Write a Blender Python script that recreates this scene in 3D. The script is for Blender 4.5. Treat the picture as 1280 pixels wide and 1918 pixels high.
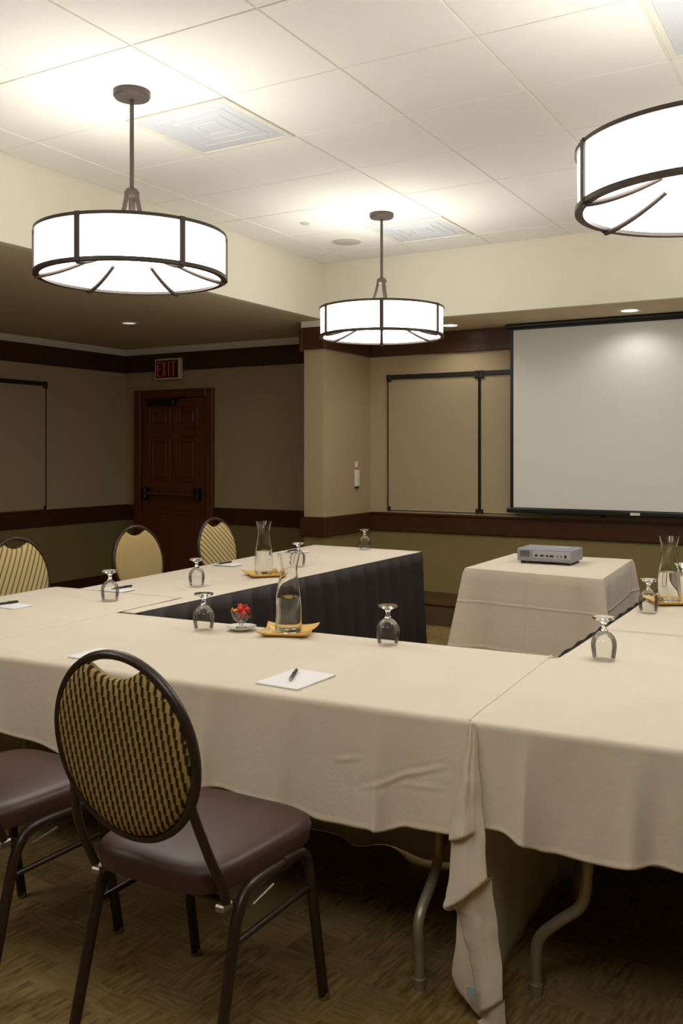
import bpy, bmesh, math, random
from mathutils import Vector, Matrix
random.seed(7)
PI = math.pi
SC = bpy.context.scene
COL = SC.collection
for o in list(bpy.data.objects):
    bpy.data.objects.remove(o)

# ------------------------------------------------------------------ camera
IW, IH = 1280.0, 1918.0
FPX, CYPX, YAW, EYE = 1727.5, 848.7, math.radians(29.97), 1.43
cd = bpy.data.cameras.new('camera')
cam = bpy.data.objects.new('camera', cd)
COL.objects.link(cam)
cam.location = (0, 0, EYE)
cam.rotation_euler = (PI / 2, 0, YAW)
cd.sensor_fit = 'VERTICAL'
cd.sensor_height = 36.0
cd.sensor_width = 36.0 * IW / IH
cd.lens = 36.0 * FPX / IH
cd.shift_x = 0.0
cd.shift_y = -(IH / 2 - CYPX) / IH
cd.clip_start = 0.05
SC.camera = cam

# ------------------------------------------------------------------ world, exposure
w = bpy.data.worlds.new('world')
SC.world = w
w.use_nodes = True
w.node_tree.nodes['Background'].inputs[0].default_value = (0.02, 0.018, 0.015, 1)
w.node_tree.nodes['Background'].inputs[1].default_value = 0.0
SC.view_settings.view_transform = 'Standard'
SC.view_settings.look = 'None'
SC.view_settings.gamma = 1.0
SC.view_settings.use_curve_mapping = False
SC.view_settings.exposure = 0.0
L_DIFF = 7.0      # pendant bottom diffuser
L_SHADE = 6.3     # pendant side shade
W_DOWN = 8.0     # recessed spot power

# ------------------------------------------------------------------ materials
def srgb(r, g, b):
    f = lambda c: (c / 12.92 if c <= 0.04045 else ((c + 0.055) / 1.055) ** 2.4)
    return (f(r / 255), f(g / 255), f(b / 255), 1)

class NT:
    def __init__(self, name):
        self.m = bpy.data.materials.new(name)
        self.m.use_nodes = True
        self.t = self.m.node_tree
        self.b = self.t.nodes['Principled BSDF']
        self.out = self.t.nodes['Material Output']
    def n(self, typ, **kw):
        nd = self.t.nodes.new(typ)
        for k, v in kw.items():
            setattr(nd, k, v)
        return nd
    def l(self, a, b):
        self.t.links.new(a, b)
    def math(self, op, a, b=None, c=None):
        nd = self.n('ShaderNodeMath', operation=op)
        for i, v in enumerate((a, b, c)):
            if v is None:
                continue
            if isinstance(v, (int, float)):
                nd.inputs[i].default_value = v
            else:
                self.l(v, nd.inputs[i])
        return nd.outputs[0]
    def coords(self, kind='Object'):
        return self.n('ShaderNodeTexCoord').outputs[kind]
    def mix(self, fac, a, b):
        nd = self.n('ShaderNodeMix', data_type='RGBA')
        if isinstance(fac, (int, float)):
            nd.inputs[0].default_value = fac
        else:
            self.l(fac, nd.inputs[0])
        for i, v in ((6, a), (7, b)):
            if isinstance(v, tuple):
                nd.inputs[i].default_value = v
            else:
                self.l(v, nd.inputs[i])
        return nd.outputs[2]
    def noise(self, vec, scale, detail=3, rough=0.5):
        nd = self.n('ShaderNodeTexNoise')
        nd.inputs['Scale'].default_value = scale
        nd.inputs['Detail'].default_value = detail
        nd.inputs['Roughness'].default_value = rough
        if vec is not None:
            self.l(vec, nd.inputs['Vector'])
        return nd.outputs['Fac']
    def mapping(self, vec, scale=(1, 1, 1), rot=(0, 0, 0)):
        nd = self.n('ShaderNodeMapping')
        nd.inputs['Scale'].default_value = scale
        nd.inputs['Rotation'].default_value = rot
        self.l(vec, nd.inputs['Vector'])
        return nd.outputs[0]
    def bump(self, h, strength=0.2, dist=0.002):
        nd = self.n('ShaderNodeBump')
        nd.inputs['Strength'].default_value = strength
        nd.inputs['Distance'].default_value = dist
        self.l(h, nd.inputs['Height'])
        self.l(nd.outputs[0], self.b.inputs['Normal'])
    def base(self, c, rough=0.6, metal=0.0, spec=0.5):
        if isinstance(c, tuple):
            self.b.inputs['Base Color'].default_value = c
        else:
            self.l(c, self.b.inputs['Base Color'])
        self.b.inputs['Roughness'].default_value = rough
        self.b.inputs['Metallic'].default_value = metal
        self.b.inputs['Specular IOR Level'].default_value = spec
        return self.m

def plain(name, c, rough=0.6, metal=0.0, spec=0.5, var=0.06, scale=30):
    k = NT(name)
    f = k.noise(k.coords(), scale)
    c2 = tuple(min(1, x * (1 - var * 2)) for x in c[:3]) + (1,)
    return k.base(k.mix(f, c, c2), rough, metal, spec)

def mat_wall():
    k = NT('wall_vinyl')
    p = k.n('ShaderNodeNewGeometry').outputs['Position']
    sep = k.n('ShaderNodeSeparateXYZ'); k.l(p, sep.inputs[0])
    low = k.math('LESS_THAN', sep.outputs[2], 0.80)
    f = k.noise(p, 60, 4)
    up = k.mix(f, srgb(192, 172, 136), srgb(180, 160, 124))
    lo = k.mix(f, srgb(148, 131, 84), srgb(136, 120, 74))
    k.bump(k.noise(p, 220, 2), 0.15, 0.001)
    return k.base(k.mix(low, up, lo), 0.75, 0, 0.25)

def mat_wood(name, c1, c2, rough=0.35, axis=0):
    k = NT(name)
    sc = [6, 6, 6]; sc[axis] = 0.6
    v = k.mapping(k.coords(), tuple(s * 8 for s in sc))
    f = k.noise(v, 1.6, 5, 0.6)
    k.bump(f, 0.08, 0.001)
    return k.base(k.mix(f, c1, c2), rough, 0, 0.4)

def mat_carpet():
    k = NT('carpet')
    p = k.n('ShaderNodeNewGeometry').outputs['Position']
    rotv = k.mapping(p, (1, 1, 1), (0, 0, math.radians(4)))
    cell = 0.125
    q = k.n('ShaderNodeVectorMath', operation='MULTIPLY'); k.l(rotv, q.inputs[0]); q.inputs[1].default_value = (1 / cell, 1 / cell, 0)
    fl = k.n('ShaderNodeVectorMath', operation='FLOOR'); k.l(q.outputs[0], fl.inputs[0])
    wn = k.n('ShaderNodeTexWhiteNoise', noise_dimensions='2D'); k.l(fl.outputs[0], wn.inputs[0])
    s = k.n('ShaderNodeSeparateXYZ'); k.l(fl.outputs[0], s.inputs[0])
    q2 = k.n('ShaderNodeVectorMath', operation='MULTIPLY'); k.l(rotv, q2.inputs[0]); q2.inputs[1].default_value = (1 / .15, 1 / .10, 0)
    fl2 = k.n('ShaderNodeVectorMath', operation='FLOOR'); k.l(q2.outputs[0], fl2.inputs[0])
    wn2 = k.n('ShaderNodeTexWhiteNoise', noise_dimensions='2D'); k.l(fl2.outputs[0], wn2.inputs[0])
    par = k.math('GREATER_THAN', wn2.outputs[0], 0.5)
    va = k.mapping(rotv, (75, 11, 1)); vb = k.mapping(rotv, (11, 75, 1))
    na = k.noise(va, 1.0, 2, 0.6); nb = k.noise(vb, 1.0, 2, 0.6)
    mx = k.n('ShaderNodeMix'); k.l(par, mx.inputs[0]); k.l(na, mx.inputs[2]); k.l(nb, mx.inputs[3])
    st = k.n('ShaderNodeMapRange'); k.l(mx.outputs[0], st.inputs[0])
    st.inputs[1].default_value = 0.30; st.inputs[2].default_value = 0.70
    c1 = k.mix(st.outputs[0], srgb(80, 62, 34), srgb(168, 140, 88))
    c2 = k.mix(wn.outputs[0], srgb(120, 99, 60), srgb(156, 133, 88))
    k.bump(k.noise(p, 500, 2), 0.5, 0.003)
    return k.base(k.mix(k.math('ADD', 0.25, k.math('MULTIPLY', wn2.outputs[0], 0.6)), c1, c2), 0.95, 0, 0.1)

def mat_cloth(name='table_linen', zs=(), xs=(), c1=srgb(229, 216, 196), c2=srgb(221, 207, 186)):
    k = NT(name)
    co = k.coords()
    f = k.noise(k.mapping(co, (1, 1, 1)), 5, 3)
    h = k.math('MULTIPLY', k.noise(co, 700, 2), 0.12)
    h = k.math('ADD', h, k.math('MULTIPLY', k.noise(co, 9, 4, 0.55), 1.6))
    s = k.n('ShaderNodeSeparateXYZ'); k.l(co, s.inputs[0])
    for ax, vals in ((2, zs), (0, xs)):
        for v in vals:
            d = k.math('ABSOLUTE', k.math('SUBTRACT', s.outputs[ax], v))
            r = k.math('MAXIMUM', k.math('SUBTRACT', 1.0, k.math('DIVIDE', d, 0.011)), 0.0)
            h = k.math('ADD', h, k.math('MULTIPLY', r, 1.1))
    k.bump(h, 0.55, 0.005)
    k.b.inputs['Sheen Weight'].default_value = 0.15
    return k.base(k.mix(f, c1, c2), 0.85, 0, 0.15)

def mat_fabric(name, mode, ang=0.0):
    # gold chair fabric, dark dashes in columns ('rib') or bands across ('band')
    k = NT(name)
    s = k.n('ShaderNodeSeparateXYZ'); k.l(k.coords(), s.inputs[0])
    x, z = s.outputs[0], s.outputs[2]
    gold, gold2, dark = srgb(184, 158, 98), srgb(150, 126, 74), srgb(62, 44, 20)
    if mode == 'rib':
        xx = k.math('ADD', x, k.math('MULTIPLY', z, 0.10))
        col = k.math('FLOOR', k.math('DIVIDE', xx, 0.0172))
        zz = k.math('ADD', z, k.math('MULTIPLY', col, 0.0085))
        saw = k.math('FRACT', k.math('DIVIDE', zz, 0.024))
        u = k.math('FRACT', k.math('DIVIDE', xx, 0.0172))
        t = k.math('ABSOLUTE', k.math('SUBTRACT', u, k.math('ADD', 0.40, k.math('MULTIPLY', saw, 0.20))))
        gap = k.math('MULTIPLY', k.math('LESS_THAN', saw, 0.12), 0.10)
        t = k.math('ADD', t, gap)
        m = k.n('ShaderNodeMapRange'); k.l(t, m.inputs[0]); m.inputs[1].default_value = 0.17; m.inputs[2].default_value = 0.33
        k.bump(m.outputs[0], 0.4, 0.003)
        c = k.mix(m.outputs[0], dark, gold)
    elif mode == 'band':
        ca, sa = math.cos(ang), math.sin(ang)
        v = k.math('ADD', k.math('MULTIPLY', x, ca), k.math('MULTIPLY', z, sa))
        t = k.math('ABSOLUTE', k.math('SUBTRACT', k.math('FRACT', k.math('DIVIDE', v, 0.030)), 0.5))
        m = k.n('ShaderNodeMapRange'); k.l(t, m.inputs[0]); m.inputs[1].default_value = 0.08; m.inputs[2].default_value = 0.22
        c = k.mix(m.outputs[0], srgb(122, 98, 56), srgb(196, 176, 124))
    else:
        c = k.mix(k.noise(k.coords(), 260, 2), srgb(190, 168, 116), srgb(162, 138, 88))
    return k.base(c, 0.85, 0, 0.2)

def mat_glass(name, tint=(1, 1, 1, 1), rough=0.0, ior=1.45):
    k = NT(name)
    f = k.noise(k.coords(), 4)
    k.b.inputs['Transmission Weight'].default_value = 1.0
    k.b.inputs['IOR'].default_value = ior
    c2 = tuple(x * 0.985 for x in tint[:3]) + (1,)
    return k.base(k.mix(f, tint, c2), rough)

def mat_thin_glass(name):
    # a thin wall of clear glass: reflection by facing angle over see-through
    k = NT(name)
    lw = k.n('ShaderNodeLayerWeight'); lw.inputs[0].default_value = 0.35
    tr = k.n('ShaderNodeBsdfTransparent'); tr.inputs[0].default_value = (0.95, 0.95, 0.93, 1)
    gl = k.n('ShaderNodeBsdfGlossy'); gl.inputs['Roughness'].default_value = 0.03
    mx = k.n('ShaderNodeMixShader')
    k.l(k.math('MULTIPLY', lw.outputs['Fresnel'], 0.9), mx.inputs[0]); k.l(tr.outputs[0], mx.inputs[1]); k.l(gl.outputs[0], mx.inputs[2])
    k.l(mx.outputs[0], k.out.inputs[0])
    return k.m

def mat_emit(name, c, s):
    k = NT(name)
    f = k.noise(k.coords(), 3)
    k.l(k.mix(f, c, tuple(x * 0.97 for x in c[:3]) + (1,)), k.b.inputs['Emission Color'])
    k.b.inputs['Emission Strength'].default_value = s
    return k.base((0.8, 0.78, 0.74, 1), 0.6)

def mat_tile():
    k = NT('ceiling_tile')
    co = k.n('ShaderNodeNewGeometry').outputs['Position']
    f = k.noise(co, 160, 4, 0.7)
    k.bump(f, 0.35, 0.003)
    return k.base(k.mix(f, srgb(246, 244, 238), srgb(236, 233, 225)), 0.95, 0, 0.1)

M = {}
M['wall'] = mat_wall()
M['cream'] = plain('cream_paint', srgb(232, 226, 208), 0.8, 0, 0.2, 0.02, 8)
M['soffit'] = plain('soffit_paint', srgb(222, 208, 178), 0.8, 0, 0.2, 0.02, 8)
M['tile'] = mat_tile()
M['tbar'] = plain('tbar_white', srgb(232, 228, 214), 0.5, 0, 0.4, 0.02)
M['wood'] = mat_wood('dark_wood', srgb(86, 53, 30), srgb(62, 36, 19), 0.32, 0)
M['woody'] = mat_wood('dark_wood_side', srgb(86, 53, 30), srgb(62, 36, 19), 0.32, 1)
M['door'] = mat_wood('door_wood', srgb(124, 70, 40), srgb(86, 46, 24), 0.3, 2)
M['carpet'] = mat_carpet()
M['riser'] = plain('riser_carpet', srgb(104, 84, 62), 0.95, 0, 0.1, 0.12, 200)
M['cloth'] = mat_cloth()
M['cloth_proj'] = mat_cloth('table_linen_creased', (0.56, 0.30), (0.0,))
M['skirt'] = plain('black_skirt', srgb(50, 44, 44), 0.6, 0, 0.35, 0.1, 60)
M['rib'] = mat_fabric('fabric_rib', 'rib')
M['fab_a'] = mat_fabric('fabric_band_a', 'band', math.radians(28))
M['fab_b'] = mat_fabric('fabric_plain', 'plain')
M['fab_c'] = mat_fabric('fabric_band_c', 'band', math.radians(-46))
M['vinyl'] = plain('brown_vinyl', srgb(76, 50, 45), 0.42, 0, 0.45, 0.08, 90)
M['frame'] = plain('brown_frame', srgb(58, 42, 34), 0.32, 0.15, 0.5, 0.08, 60)
M['steel'] = plain('steel', srgb(168, 158, 142), 0.35, 0.8, 0.5, 0.05)
M['legmetal'] = plain('grey_leg_metal', srgb(172, 162, 138), 0.4, 0.5, 0.5, 0.05)
M['plywood'] = mat_wood('table_ply', srgb(150, 118, 78), srgb(120, 92, 60), 0.6, 0)
M['bronze'] = plain('bronze', srgb(86, 75, 68), 0.42, 0.4, 0.5, 0.08, 40)
M['shade'] = mat_emit('lamp_shade', (1.0, 0.985, 0.95, 1), L_SHADE)
M['diffuser'] = mat_emit('lamp_diffuser', (1.0, 0.985, 0.95, 1), L_DIFF)
M['downlens'] = mat_emit('downlight_lens', (1.0, 0.93, 0.82, 1), 5.0)
M['dimlens'] = mat_emit('downlight_lens_dim', (1.0, 0.93, 0.82, 1), 0.6)
M['white'] = plain('white_plastic', srgb(236, 230, 214), 0.45, 0, 0.5, 0.02)
M['vent'] = plain('vent_metal', srgb(212, 216, 221), 0.5, 0.0, 0.4, 0.02)
M['speaker'] = plain('speaker_grille', srgb(205, 199, 186), 0.7, 0, 0.3, 0.1, 300)
M['black'] = plain('black_plastic', srgb(20, 17, 16), 0.4, 0, 0.5, 0.1)
M['screen'] = plain('screen_white', srgb(236, 233, 226), 0.7, 0, 0.3, 0.01, 3)
M['board'] = plain('tan_board', srgb(184, 166, 132), 0.6, 0, 0.3, 0.03, 40)
M['boardrail'] = plain('board_rail', srgb(52, 48, 44), 0.4, 0.4, 0.5, 0.05)
M['glass'] = mat_glass('clear_glass', (0.98, 0.98, 0.96, 1))
M['thin'] = mat_thin_glass('thin_glass')
M['water'] = mat_glass('water', (0.97, 0.98, 0.97, 1), 0, 1.33)
M['amber'] = plain('amber_glaze', srgb(236, 190, 96), 0.35, 0, 0.5, 0.1, 20)
M['china'] = plain('white_china', srgb(238, 234, 226), 0.2, 0, 0.5, 0.01)
M['paper'] = plain('paper', srgb(240, 238, 236), 0.8, 0, 0.2, 0.01)
M['candy_red'] = plain('candy_red', srgb(214, 46, 26), 0.3)
M['candy_orange'] = plain('candy_orange', srgb(236, 110, 40), 0.3)
M['candy_yellow'] = plain('candy_yellow', srgb(240, 186, 60), 0.3)
M['grey'] = plain('projector_grey', srgb(150, 152, 158), 0.45, 0, 0.5, 0.03)
M['grey2'] = plain('projector_panel', srgb(176, 176, 178), 0.5, 0, 0.5, 0.03)
M['dgrey'] = plain('projector_dark', srgb(40, 38, 42), 0.5)
M['tag'] = plain('care_tag', srgb(170, 196, 196), 0.6)
M['exit_frame'] = plain('exit_frame', srgb(236, 214, 204), 0.5)
M['exit_face'] = plain('exit_face', srgb(84, 30, 30), 0.5)
M['exit_red'] = mat_emit('exit_red', (0.6, 0.10, 0.12, 1), 0.06)
M['exit_red'].node_tree.nodes['Principled BSDF'].inputs['Base Color'].default_value = srgb(170, 50, 56)

# ------------------------------------------------------------------ mesh helpers
def link(name, bm, mat, parent=None, smooth=False):
    bmesh.ops.recalc_face_normals(bm, faces=bm.faces)
    me = bpy.data.meshes.new(name)
    bm.to_mesh(me)
    bm.free()
    if isinstance(mat, str):
        mat = M[mat]
    me.materials.append(mat)
    if smooth:
        for p in me.polygons:
            p.use_smooth = True
    o = bpy.data.objects.new(name, me)
    COL.objects.link(o)
    if parent is not None:
        o.parent = parent
    return o

def auto_smooth(o, ang=40):
    me = o.data
    for p in me.polygons:
        p.use_smooth = True
    bm = bmesh.new(); bm.from_mesh(me)
    for e in bm.edges:
        if len(e.link_faces) == 2 and e.calc_face_angle(0) > math.radians(ang):
            e.smooth = False
    bm.to_mesh(me); bm.free()
    return o

def add_box(bm, x0, x1, y0, y1, z0, z1, bev=0.0, mtx=None, seg=1):
    r = bmesh.ops.create_cube(bm, size=1)
    vs = r['verts']
    for v in vs:
        v.co = Vector((x0 + (v.co.x + .5) * (x1 - x0), y0 + (v.co.y + .5) * (y1 - y0), z0 + (v.co.z + .5) * (z1 - z0)))
        if mtx is not None:
            v.co = mtx @ v.co
    if bev > 0:
        es = set()
        for v in vs:
            es.update(v.link_edges)
        bmesh.ops.bevel(bm, geom=list(es), offset=bev, segments=seg, affect='EDGES', profile=0.5)

def box(name, x0, x1, y0, y1, z0, z1, mat, parent=None, bev=0.0, mtx=None, seg=1):
    bm = bmesh.new()
    add_box(bm, x0, x1, y0, y1, z0, z1, bev, mtx, seg)
    return link(name, bm, mat, parent)

def smooth_path(pts, n=6):
    pts = [Vector(p) for p in pts]
    out = []
    for i in range(len(pts) - 1):
        p0 = pts[max(i - 1, 0)]; p1 = pts[i]; p2 = pts[i + 1]; p3 = pts[min(i + 2, len(pts) - 1)]
        for k in range(n):
            t = k / n
            out.append(0.5 * ((2 * p1) + (p2 - p0) * t + (2 * p0 - 5 * p1 + 4 * p2 - p3) * t * t + (-p0 + 3 * p1 - 3 * p2 + p3) * t ** 3))
    out.append(pts[-1])
    return out

def add_tube(bm, pts, r, seg=10, closed=False, ry=None, up=None):
    # ring sweep; r along side axis, ry along the second axis (defaults round)
    pts = [Vector(p) for p in pts]
    ry = r if ry is None else ry
    n = len(pts)
    rings = []
    prev = None
    for i, p in enumerate(pts):
        a = pts[(i - 1) % n] if (closed or i > 0) else p
        b = pts[(i + 1) % n] if (closed or i < n - 1) else p
        t = (b - a).normalized()
        ref = Vector(up) if up is not None else (prev if prev is not None else (Vector((0, 0, 1)) if abs(t.z) < 0.9 else Vector((1, 0, 0))))
        s = ref - t * ref.dot(t)
        s.normalize()
        prev = s
        q = t.cross(s)
        rr = r(i / max(1, n - 1)) if callable(r) else r
        ryy = ry(i / max(1, n - 1)) if callable(ry) else ry
        rings.append([bm.verts.new(p + s * (math.cos(2 * PI * k / seg) * rr) + q * (math.sin(2 * PI * k / seg) * ryy)) for k in range(seg)])
    m = n if closed else n - 1
    for i in range(m):
        A, B = rings[i], rings[(i + 1) % n]
        for k in range(seg):
            bm.faces.new((A[k], A[(k + 1) % seg], B[(k + 1) % seg], B[k]))
    if not closed:
        bm.faces.new(rings[0]); bm.faces.new(rings[-1])

def tube(name, pts, r, mat, parent=None, seg=10, closed=False, ry=None, up=None):
    bm = bmesh.new()
    add_tube(bm, pts, r, seg, closed, ry, up)
    return auto_smooth(link(name, bm, mat, parent), 60)

def add_lathe(bm, prof, seg=32, cx=0, cy=0, cz=0):
    rings = []
    for (r, z) in prof:
        if r < 1e-6:
            rings.append([bm.verts.new((cx, cy, cz + z))])
        else:
            rings.append([bm.verts.new((cx + r * math.cos(2 * PI * k / seg), cy + r * math.sin(2 * PI * k / seg), cz + z)) for k in range(seg)])
    for A, B in zip(rings, rings[1:]):
        for k in range(seg):
            k2 = (k + 1) % seg
            if len(A) == 1 and len(B) == 1:
                continue
            if len(A) == 1:
                bm.faces.new((A[0], B[k], B[k2]))
            elif len(B) == 1:
                bm.faces.new((A[k], A[k2], B[0]))
            else:
                bm.faces.new((A[k], A[k2], B[k2], B[k]))

def lathe(name, prof, mat, parent=None, seg=32, loc=(0, 0, 0), ang=35):
    bm = bmesh.new()
    add_lathe(bm, prof, seg, *loc)
    return auto_smooth(link(name, bm, mat, parent), ang)

def add_grid(bm, fn, nu, nv):
    vs = [[bm.verts.new(fn(i / nu, j / nv)) for j in range(nv + 1)] for i in range(nu + 1)]
    for i in range(nu):
        for j in range(nv):
            bm.faces.new((vs[i][j], vs[i + 1][j], vs[i + 1][j + 1], vs[i][j + 1]))
    return vs

def thing(name, label, cat, loc=(0, 0, 0), rotz=0.0, group=None):
    o = bpy.data.objects.new(name, None)
    o.empty_display_size = 0.1
    COL.objects.link(o)
    o.location = loc
    o.rotation_euler = (0, 0, rotz)
    return tag(o, label, cat, group)

def tag(o, label, cat, group=None):
    o['label'] = label
    o['category'] = cat
    if group:
        o['group'] = group
    return o

def struct(o, label=None):
    o['kind'] = 'structure'
    if label:
        o['label'] = label
    return o

def dup(root, loc, rotz, label=None, group=None):
    def cp(o, parent):
        c = o.copy()
        COL.objects.link(c)
        c.parent = parent
        for ch in list(o.children):
            cp(ch, c)
        return c
    r = cp(root, None)
    r.location = loc
    r.rotation_euler = (0, 0, rotz)
    if label:
        r['label'] = label
    if group:
        r['group'] = group
    return r

def solid(o, th, off=0):
    m = o.modifiers.new('thickness', 'SOLIDIFY')
    m.thickness = th
    m.offset = off
    return o

# ------------------------------------------------------------------ room shell
T = 0.61
GX, GY = -5.192, 3.524                     # ceiling grid: x=(i+GX)*T, y=(j+GY)*T
XL, XR = -7.18, 3.86
YB, YS, YF = -3.0, 7.63, 7.66              # rear wall, alcove wall, door wall
TX0, TX1, TY0, TY1 = -4.07, 0.73, -0.56, 6.78
ZC, ZSL, ZSS = 3.05, 2.57, 2.52
PX0, PX1 = -4.285, -4.09                   # pillar
AX1 = 0.75

struct(box('floor', XL - .1, XR + .1, YB - .1, YF + .2, -0.1, 0, 'carpet'), 'brown and gold patterned carpet floor')
struct(box('wall_left', XL - .1, XL, YB - .1, YF + .1, 0, 2.75, 'wall'), 'dim tan wall over olive lower wall behind the far chairs')
struct(box('wall_right', XR, XR + .1, YB - .1, YF + .1, 0, 2.75, 'wall'))
struct(box('wall_rear', XL, XR, YB - .1, YB, 0, 2.75, 'wall'))
struct(box('wall_door_side', XL, PX0, YF, YF + .1, 0, 2.75, 'wall'), 'tan wall holding the dark wooden door')
struct(box('wall_alcove', PX1, AX1, YS, YS + .1, 0, 2.75, 'wall'), 'tan wall behind the projection screen')
struct(box('wall_pillar', PX0, PX1, TY1, YF + .1, 0, ZSL + .1, 'wall'), 'tan pillar at the corner of the screen alcove')
struct(box('wall_alcove_right', AX1, AX1 + .195, TY1, YF + .1, 0, ZSL + .1, 'wall'))
struct(box('wall_front_right', AX1 + .195, XR, YF, YF + .1, 0, 2.75, 'wall'))
# bulkheads of the raised ceiling
struct(box('wall_bulkhead_left', TX0 - .06, TX0, TY0, TY1, ZSL, ZC + .12, 'cream'), 'cream bulkhead below the raised ceiling, left')
struct(box('wall_bulkhead_right', TX1, TX1 + .06, TY0, TY1, ZSL, ZC + .12, 'cream'))
struct(box('wall_bulkhead_front', TX0 - .06, TX1 + .06, TY1, TY1 + .06, ZSS, ZC + .12, 'cream'), 'cream bulkhead above the projection screen')
struct(box('wall_bulkhead_rear', TX0 - .06, TX1 + .06, TY0 - .06, TY0, ZSL, ZC + .12, 'cream'))
struct(box('ceiling_soffit_left', XL, TX0 - .06, YB, YF, ZSL, ZSL + .05, 'soffit'), 'low dim soffit over the door corner')
struct(box('ceiling_soffit_right', TX1 + .06, XR, YB, YF, ZSL, ZSL + .05, 'soffit'))
struct(box('ceiling_soffit_front', PX1, AX1, TY1 + .06, YS, ZSS, ZSS + .05, 'soffit'), 'low soffit in front of the projection screen')
struct(box('ceiling_soffit_rear', TX0 - .06, TX1 + .06, YB, TY0 - .06, ZSL, ZSL + .05, 'soffit'))
# carpeted platform in the alcove
plat = struct(box('floor_platform', PX1, AX1, 7.02, YS, 0, 0.165, 'riser'), 'low carpeted step under the screen wall')
box('platform_top', PX1, AX1, 7.01, YS, 0.165, 0.18, 'wood', plat, 0.003)

# ceiling slab, tiles and grid bars
ceil = struct(box('ceiling', TX0 - .06, TX1 + .06, TY0 - .06, TY1 + .06, ZC + .06, ZC + .12, 'tile'), 'raised white ceiling of square acoustic tiles')
VENTS = {(0, 2), (0, 6), (4, 2)}
gi = lambda i: (i + GX) * T
gj = lambda j: (j + GY) * T
mesh_tile = None
for i in range(-2, 7):
    for j in range(-5, 8):
        if (i, j) in VENTS:
            continue
        x0, x1 = max(gi(i), TX0), min(gi(i + 1), TX1)
        y0, y1 = max(gj(j), TY0), min(gj(j + 1), TY1)
        if x1 - x0 < .03 or y1 - y0 < .03:
            continue
        full = abs(x1 - x0 - T) < 1e-4 and abs(y1 - y0 - T) < 1e-4
        if full and mesh_tile is not None:
            o = bpy.data.objects.new('ceiling_tile', mesh_tile)
            COL.objects.link(o); o.parent = ceil
        else:
            hx, hy = (x1 - x0) / 2 - .0045, (y1 - y0) / 2 - .0035
            o = box('ceiling_tile', -hx, hx, -hy, hy, 0, .016, 'tile', ceil, 0.002)
            if full:
                mesh_tile = o.data
        o.location = ((x0 + x1) / 2, (y0 + y1) / 2, ZC + random.uniform(0, .0015))
for i in range(-1, 7):
    if TX0 < gi(i) < TX1:
        box('grid_bar', gi(i) - .0055, gi(i) + .0055, TY0, TY1, ZC + .005, ZC + .014, 'tbar', ceil)
for j in range(-4, 8):
    if TY0 < gj(j) < TY1:
        box('grid_bar', TX0, TX1, gj(j) - .0035, gj(j) + .0035, ZC + .007, ZC + .015, 'tbar', ceil)

# wood trim: crown, chair rail, baseboard
tn = [0]
def trim(x0, x1, y0, y1, z0, z1, mat='wood', lab=None, bev=.004):
    tn[0] += 1
    return struct(box('trim_%d' % tn[0], x0, x1, y0, y1, z0, z1, mat, None, bev), lab)
CT, RT = .035, .03
for (z0, z1, d, nm) in ((2.31, 2.50, CT, 'crown band'), (0.70, 0.865, RT, 'chair rail')):
    trim(XL, XL + d, YB, YF, z0, z1, 'woody', 'dark wooden %s along the left wall' % nm)
    xe = XL + d if z0 > 2 else -5.94
    trim(xe, PX0 - d, YF - d, YF, z0, z1, 'wood', 'dark wooden %s on the door wall' % nm)
    if z0 < 2:
        trim(XL + d, -7.02, YF - d, YF, z0, z1, 'wood')
    trim(PX0 - d, PX0, TY1 - d, YF, z0, z1, 'woody')
    trim(PX0, PX1 + d, TY1 - d, TY1, z0 + .015, z1 + .015, 'wood', 'dark wooden %s across the pillar' % nm)
    trim(PX1, PX1 + d, TY1, YS - d, z0 + .015, z1 + .015, 'woody', 'dark wooden %s on the alcove side wall' % nm)
    trim(PX1, AX1, YS - d, YS, z0 + .015, z1 + .015, 'wood', 'dark wooden %s behind the projection screen' % nm)
    trim(XR - d, XR, YB, YF, z0, z1, 'woody')
# thin ledge over the rail in the alcove
trim(PX1 + RT, AX1, YS - .045, YS - .031, .865, .885, 'wood', None, .003)
tn[0] += 1
struct(box('trim_%d' % tn[0], XL, XL + .02, YB, YF, 2.50, ZSL, 'cream', None, .002), 'pale strip above the crown band on the left wall')
tn[0] += 1
struct(box('trim_%d' % tn[0], XL + .02, PX0, YF - .02, YF, 2.50, ZSL, 'cream', None, .002), 'pale strip above the crown band on the door wall')
tn[0] += 1
struct(box('trim_%d' % tn[0], PX0 - .02, PX1 + .02, TY1 - .02, TY1, 2.515, ZSL, 'cream', None, .002), 'pale strip above the crown band on the pillar')
struct(box('baseboard_left', XL, XL + .015, YB, YF, 0, .12, 'woody', None, .003), 'dark wooden baseboard along the left wall')
struct(box('baseboard_door_side', -5.94, PX0, YF - .015, YF, 0, .12, 'wood', None, .003))
struct(box('baseboard_pillar', PX0, PX1, TY1 - .015, TY1, 0, .12, 'wood', None, .003))

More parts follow.
